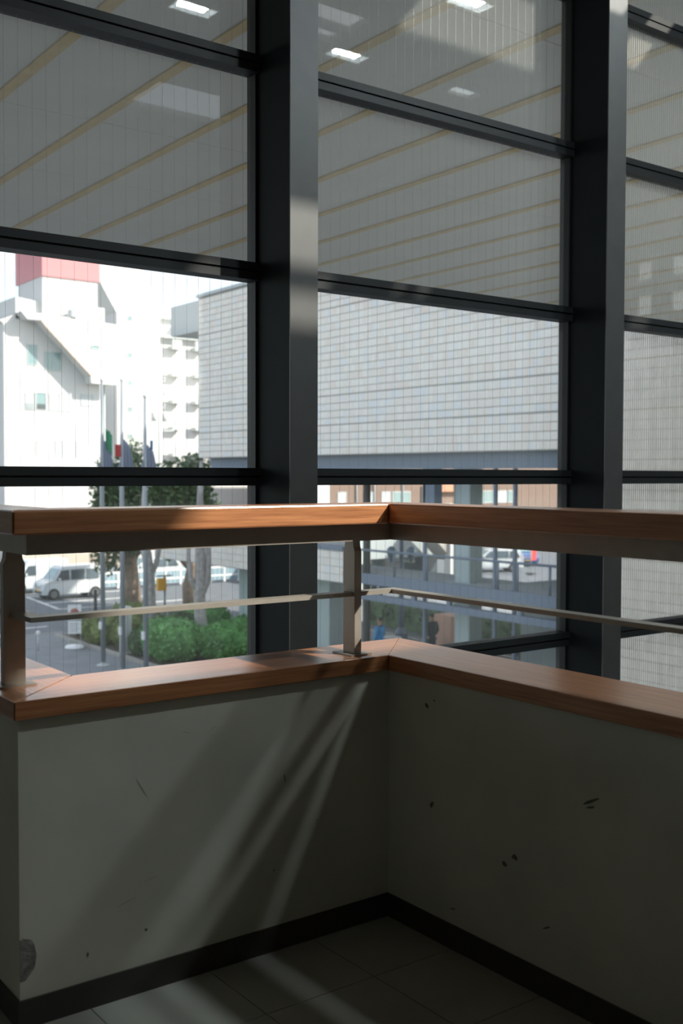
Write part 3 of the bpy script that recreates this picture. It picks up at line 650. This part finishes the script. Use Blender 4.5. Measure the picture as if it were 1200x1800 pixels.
def person(loc, rz, label, coat, hood, legs, long_coat=False):
    p = tag(empty('person', loc, rz), label, 'person')
    # body: pelvis root, torso, neck, head; arms; legs (one continuous surface); faces +Y local
    ch_ = [[(0, 0, .92, .13, .10), (0, 0, 1.12, .12, .09), (0, 0, 1.35, .15, .10), (0, 0, 1.47, .06, .055), (0, .015, 1.56, .075, .09), (0, .02, 1.65, .078, .095), (0, .01, 1.72, .05, .06)],
           [2, (.17, 0, 1.40, .055), (.24, .0, 1.16, .045), (.20, .10, .96, .036), (.19, .15, .88, .03)], [2, (-.17, 0, 1.40, .055), (-.24, .0, 1.16, .045), (-.20, .10, .96, .036), (-.19, .15, .88, .03)],
           [0, (.09, 0, .84, .085), (.10, .03, .48, .06), (.10, -.02, .08, .045), (.10, .10, .03, .04)], [0, (-.09, 0, .84, .085), (-.10, -.03, .48, .06), (-.10, -.10, .08, .045), (-.10, .02, .03, .04)]]
    skinned('body', ch_, skin, p)
    low = .45 if long_coat else .82
    skinned('jacket', [[(0, 0, 1.10, .155, .125), (0, 0, 1.36, .18, .125), (0, 0, 1.46, .09, .08)], [0, (0, 0, low, .18, .14)], [1, (.185, 0, 1.39, .075), (.255, 0, 1.16, .063), (.21, .09, .98, .055)], [1, (-.185, 0, 1.39, .075), (-.255, 0, 1.16, .063), (-.21, .09, .98, .055)]], coat, p)
    skinned('hood', [[(0, -.06, 1.42, .12, .07), (0, -.075, 1.48, .10, .06)]], hood, p)
    skinned('trousers', [[(0, 0, .92, .14, .11)], [0, (.09, 0, .82, .095), (.10, .03, .48, .075), (.10, -.02, .1, .06)], [0, (-.09, 0, .82, .095), (-.10, -.03, .48, .075), (-.10, -.10, .1, .06)]], legs, p)
    skinned('hair', [[(0, -.035, 1.60, .085, .08), (0, -.02, 1.69, .09, .098), (0, .0, 1.74, .07, .08)]], hair_m, p)
    bm = bmesh.new(); tube(bm, [(0, .10, 1.64), (0, .125, 1.60), (0, .10, 1.585)], [.008, .016, .012], 6); new_obj('nose', bm, skin, p)
    for s in (-1, 1):
        bm = bmesh.new(); bmesh.ops.create_uvsphere(bm, u_segments=8, v_segments=6, radius=.012); new_obj('eye', bm, hair_m, p, loc=(s * .032, .098, 1.635))
        bm = bmesh.new(); tube(bm, [(s * .082, .0, 1.585), (s * .09, -.005, 1.615), (s * .084, .0, 1.645)], [.008, .016, .01], 6); new_obj('ear', bm, skin, p)
    return p
person((22.45, 28.0, ZG), math.radians(20), 'person in a bright blue hooded jacket walking under the raised walkway', jacket, hood_m, trousers)
person((24.5, 27.72, ZG), math.radians(-10), 'person in a long dark navy coat right of the street lamp', navy, navy, trousers, True)
# ------------------------------------------------------------------ buildings in the background
def poly_y(name, m, parent, pts, y0, y1):
    bm = bmesh.new(); prism(bm, [(x, y0, z) for x, z in pts], (0, y1 - y0, 0)); return new_obj(name, bm, m, parent)
def win_y(parent, x0, x1, z0, z1, y, gl, split=0, fr=.06):
    """window in a wall facing -Y: frame proud of the wall, pane behind it"""
    bm = bmesh.new(); box(bm, x0 - fr, x1 + fr, y - .05, y + .02, z0 - fr, z0); box(bm, x0 - fr, x1 + fr, y - .05, y + .02, z1, z1 + fr); box(bm, x0 - fr, x0, y - .05, y + .02, z0, z1); box(bm, x1, x1 + fr, y - .05, y + .02, z0, z1)
    for k in range(split):
        xs = x0 + (x1 - x0) * (k + 1) / (split + 1); box(bm, xs - .03, xs + .03, y - .045, y, z0, z1)
    f = new_obj('window', bm, wframe, parent); B('pane', gl, f, x0, x1, y - .02, y - .008, z0, z1)
YA = 70.8
A = tag(empty('office_building', (28, YA, ZG)), 'white building with a red-topped tower and a slanting stair overhang, left', 'building'); A.location = (0, 0, 0)
poly_y('main_block', white_w, A, [(24.66, ZG), (31.8, ZG), (31.8, 11.4), (25.5, 11.9), (24.4, 11.4), (24.66, 11.2)], YA, 84)
poly_y('roof_box', white_w, A, [(25.5, 11.6), (27.2, 11.6), (27.2, 12.85), (25.5, 13.05)], YA, 75)
poly_y('stair_overhang', white_w, A, [(25.45, 11.95), (25.9, 11.46), (26.76, 11.46), (27.07, 11.12), (30.31, 7.97), (30.39, 7.46), (32.1, 7.42), (32.36, 7.46), (32.38, 11.63), (27.2, 11.9)], 69.7, 78)
poly_y('stair_edge', cream, A, [(26.76, 11.40), (27.05, 11.06), (30.30, 7.90), (30.36, 7.97), (27.1, 11.16), (26.78, 11.50)], 69.55, 69.75)
poly_y('tower', white_w, A, [(27.2, 11.0), (31.15, 11.0), (31.15, 14.6), (27.2, 14.6)], 70.4, 75)
bm = bmesh.new(); box(bm, 27.15, 31.3, 70.3, 75.4, 14.55, 18.2); new_obj('red_crown', bm, red_m, A)
poly_y('red_wing', red_m, A, [(31.3, 14.3), (32.2, 14.3), (32.2, 15.6), (31.3, 15.9)], 76, 79)
poly_y('link_block', white_s, A, [(31.2, 11.0), (36, 11.0), (36, 14.4), (31.2, 14.4)], 80, 86)
poly_y('plinth', cream, A, [(24.6, ZG), (33.5, ZG), (33.5, -4.3), (24.6, -4.3)], 70.3, 71.5)
poly_y('canopy_ledge', white_s, A, [(24.6, 1.55), (31.3, 1.55), (31.3, 1.75), (24.6, 1.75)], 70.2, 71)
poly_y('side_annex', white_w, A, [(31.8, ZG), (36, ZG), (36, -1.0), (31.8, 1.2)], 71.5, 80)
for (x0, x1, z0, z1, g) in ((26.13, 26.71, 5.56, 6.6, white_s), (26.88, 27.51, 5.58, 6.7, teal_glass), (27.84, 28.44, 5.58, 6.68, white_s), (28.57, 29.22, 5.58, 6.72, white_s), (30.1, 30.89, 6.0, 6.7, white_s), (26.9, 27.57, 2.45, 3.41, white_s), (28.22, 29.2, 2.43, 3.43, white_s), (29.74, 30.11, 2.44, 3.45, white_s), (26.3, 26.9, 8.6, 9.9, teal_glass), (27.5, 28.6, 8.3, 9.5, teal_glass)): win_y(A, x0, x1, z0, z1, YA, g, 1 if x1 - x0 > .9 else 0)
B('window_lower_sash', dk_glass, A, 26.9, 27.5, YA - .07, YA - .03, 5.6, 5.95); B('window_lower_sash', grey_w, A, 26.14, 26.7, YA - .07, YA - .03, 5.58, 6.0)
win_y(A, 30.41, 30.91, 9.86, 10.04, 69.7, teal_glass)
bm = bmesh.new(); lathe(bm, [(.32, 0), (.32, .5), (.1, .6)], 16, (29.1, 69.9, 11.85)); new_obj('roof_tank', bm, white_s, A)
T('drain_pipe', wframe, A, [(31.75, 70.7, -2), (31.75, 70.7, 7.4)], .07, 8)
# slanting stair shaft and flats behind
Bd = tag(empty('stair_shaft_building'), 'tall white shaft with a slanting top and tiny square windows', 'building')
poly_y('shaft', white_w, Bd, [(40.72, ZG), (44.95, ZG), (44.95, 16.3), (41.5, 22.7), (36.3, 22.7), (40.74, 15.4)], 88, 97)
for z in (14.85, 11.6, 9.15, 6.8, 4.4): win_y(Bd, 41.8, 42.15, z, z + .36, 88, teal_glass, 0, .03)
Cb = tag(empty('apartment_block'), 'white balconied apartment block between the slanting shaft and the tiled wing', 'building')
B('main_block', white_w, Cb, 45.0, 62, 92, 106, ZG, 14.1); B('roof_slab', white_s, Cb, 45.0, 62, 91.4, 106, 14.1, 14.35)
B('penthouse', white_w, Cb, 46.4, 60, 94, 104, 14.35, 16.2); B('penthouse_roof', white_s, Cb, 46.2, 51.0, 93.5, 104, 16.2, 16.9); B('lift_house', white_s, Cb, 49.5, 53, 93, 96, 15.0, 15.9)
for i, z in enumerate((11.5, 8.98, 6.45, 3.9)): B('floor_slab', white_s, Cb, 45.0, 46.4, 91.4, 92, z, z + .18)
for z in (12.9, 10.3, 7.8, 5.3, 2.8): win_y(Cb, 45.45, 46.2, z, z + .62, 92, dk_glass, 1, .04)
for z in (13.05, 10.5, 7.95, 5.42, 2.9):
    for x in (47.9, 50.35, 52.8, 55.3):
        b_ = B('balcony', white_s, Cb, x, x + 1.0, 91.2, 92, z, z + .32); B('balcony_rail', wframe, b_, x, x + 1.0, 91.2, 91.25, z + .32, z + .9)
T('drain_pipe', wframe, Cb, [(46.75, 91.95, ZG), (46.75, 91.95, 14)], .06, 8)
# houses at the left edge
Hs = tag(empty('white_house'), 'white house with an arched window cut off by the left edge', 'building')
B('main_block', white_w, Hs, 24, 32.0, 96, 108, ZG, 15.6); B('roof_step', white_w, Hs, 24, 31.2, 96.5, 108, 15.6, 18.3); B('chimney', wframe, Hs, 30.2, 31.0, 96.2, 97, 18.3, 19.6)
bm = bmesh.new(); pts = [(30.6 + 1.0 * math.cos(math.pi * k / 10), 15.6 - .3 + 1.0 * math.sin(math.pi * k / 10)) for k in range(11)]
prism(bm, [(x, 95.9, z) for x, z in [(31.6, 12.5)] + pts + [(29.6, 12.5)]], (0, .12, 0)); aw = new_obj('arched_window', bm, teal_glass, Hs)
B('window_bar', wframe, aw, 29.6, 31.6, 95.85, 95.9, 14.2, 14.6)
Sh = tag(empty('cream_shop'), 'low cream building with a peach band at the far left, just above the handrail', 'building')
B('wall', cream, Sh, 12, 23.2, 78, 88, ZG, 1.0); B('fascia_band', orange, Sh, 11.9, 23.1, 77.8, 78, -1.2, -.55); B('end_wall', white_s, Sh, 23.2, 24.3, 77.6, 88, ZG, 1.4)
for x in (13, 16, 19, 22): win_y(Sh, x, x + 1.8, -3.6, -1.9, 78, teal_glass, 1)
Sp = tag(empty('utility_pole', (40.8, 80.0, ZG)), 'thin utility pole with cross arms in front of the apartment block', 'utility pole')
T('pole', wframe, Sp, [(0, 0, 0), (0, 0, 15.6)], [.17, .10], 10)
for z, a, b in ((10.1, -.9, 1.3), (12.0, -.1, .5), (13.0, -.1, .5), (14.2, -.1, .5), (15.1, -.1, .5)): B('cross_arm', wframe, Sp, a, b, -.06, .06, z, z + .1)
for s in (-.5, .45): T('transformer', wframe, Sp, [(s, 0, 10.9), (s, 0, 11.6)], .2, 12)
for z in (12.1, 13.1, 14.3): T('insulator', wframe, Sp, [(.42, 0, z), (.42, 0, z + .22)], .09, 8)
# brick building beyond the pilotis
Br = tag(empty('brick_building'), 'brown brick building with white windows seen beyond the pilotis', 'building')
sc_ = .765; YBk = 75.0
zz = lambda z: (z - 1.17) * sc_ + 1.17
B('wall', brickm, Br, 52.6, 92, YBk, YBk + 10, ZG, 6.5)
B('parapet', white_s, Br, 52.4, 92.2, YBk - .2, YBk + 10, 6.5, 6.9)
B('corner_pilaster', white_s, Br, 52.5, 54.3, YBk - .3, YBk + .2, ZG, 6.5)
for x0, x1, g in ((72.48, 73.46, white_s), (76.17, 77.43, white_s), (78.87, 80.0, white_s), (80.51, 83.07, teal_glass), (93.33, 94.62, white_s), (94.8, 97.2, teal_glass), (97.81, 99.5, white_s), (99.6, 101.2, teal_glass)):
    win_y(Br, x0 * sc_, x1 * sc_, zz(-2.2), zz(-.86), YBk, g, 1 if x1 - x0 > 1.6 else 0, .09)
for x in (55, 58, 61, 64.5, 69, 72, 75.5): win_y(Br, x, x + 1.3, 2.2, 3.4, YBk, teal_glass, 1, .08)
B('dark_recess', dk_glass, Br, 84.86 * sc_, 87.5 * sc_, YBk - .1, YBk, ZG, zz(-.17)); B('sign_board', orange, Br, 87.7 * sc_, 91.7 * sc_, YBk - .5, YBk - .1, zz(-.83), zz(.1))
for x in (75.0, 77.6, 81.9): T('drain_pipe', wframe, Br, [(x * sc_, YBk - .1, ZG), (x * sc_, YBk - .1, 6.4)], .07, 8)
B('entrance_canopy', white_s, Br, 67, 71, YBk - 1.6, YBk, zz(-2.6), zz(-2.3))
# grey concrete annex and stair behind the lamp post
An = tag(empty('concrete_annex'), 'grey concrete annex with an overhanging upper floor behind the handrail post', 'building')
B('upper_floor', grey_w, An, 36.4, 43.8, 47.2, 60, -3.55, -1.9); B('lower_floor', dk_glass, An, 37.2, 43.4, 48.6, 60, ZG, -3.55)
B('end_wall', pale_col, An, 36.2, 37.0, 47.0, 48.0, ZG, -1.9); B('retaining_wall', grey_w, An, 43.0, 43.8, 45.8, 47.2, ZG, -2.6)
poly_y('stair_flight', kerb_m, An, [(39.6, -1.9), (40.5, -1.9), (42.2, -3.3), (42.2, -3.7), (41.6, -3.7)], 45.2, 46.6)
B('stair_column', white_w, An, 41.2, 41.75, 45.0, 45.5, ZG, -2.0)
t = tag(empty('red_banner', (52.2, 49.2, ZG)), 'red upright banner on a thin pole beside the blue car', 'banner')
T('pole', wframe, t, [(0, 0, 0), (0, 0, 2.6)], .025, 8); B('cloth', flag_r, t, .03, .5, -.012, .012, .9, 2.5); B('foot', trim_b, t, -.25, .25, -.25, .25, 0, .06)
for x, y, s, lab in ((58.5, 47.5, 1.0, 'olive roadside shrub at the right edge of the middle window'), (61.5, 49.8, 1.2, 'second olive roadside shrub behind the blue car')):
    t = tag(empty('shrub', (x, y, ZG)), lab, 'shrub')
    leaf_cloud('foliage', leaf_o, t, [(0, 0, 1.1 * s, 1.4 * s, 1.4 * s, 1.2 * s)], 1500, .14, .6)
    T('stem', bark_b, t, [(0, 0, 0), (0, 0, 1.0)], .08, 8)

hd = tag(empty('screen', (29.2, 30.6, ZG)), 'added long dark leafy hedge behind the people in the passage', 'screen')  # added leaf mass; hides bright ground and stands in for shade
leaf_cloud('foliage', leaf_d, hd, [(0, k * 1.2 - 6.0, .62, .5, .8, .68) for k in range(11)], 4600, .09, .8)
B('inner_growth', leaf_d, hd, -.36, .36, -6.4, 6.4, .02, 1.2)
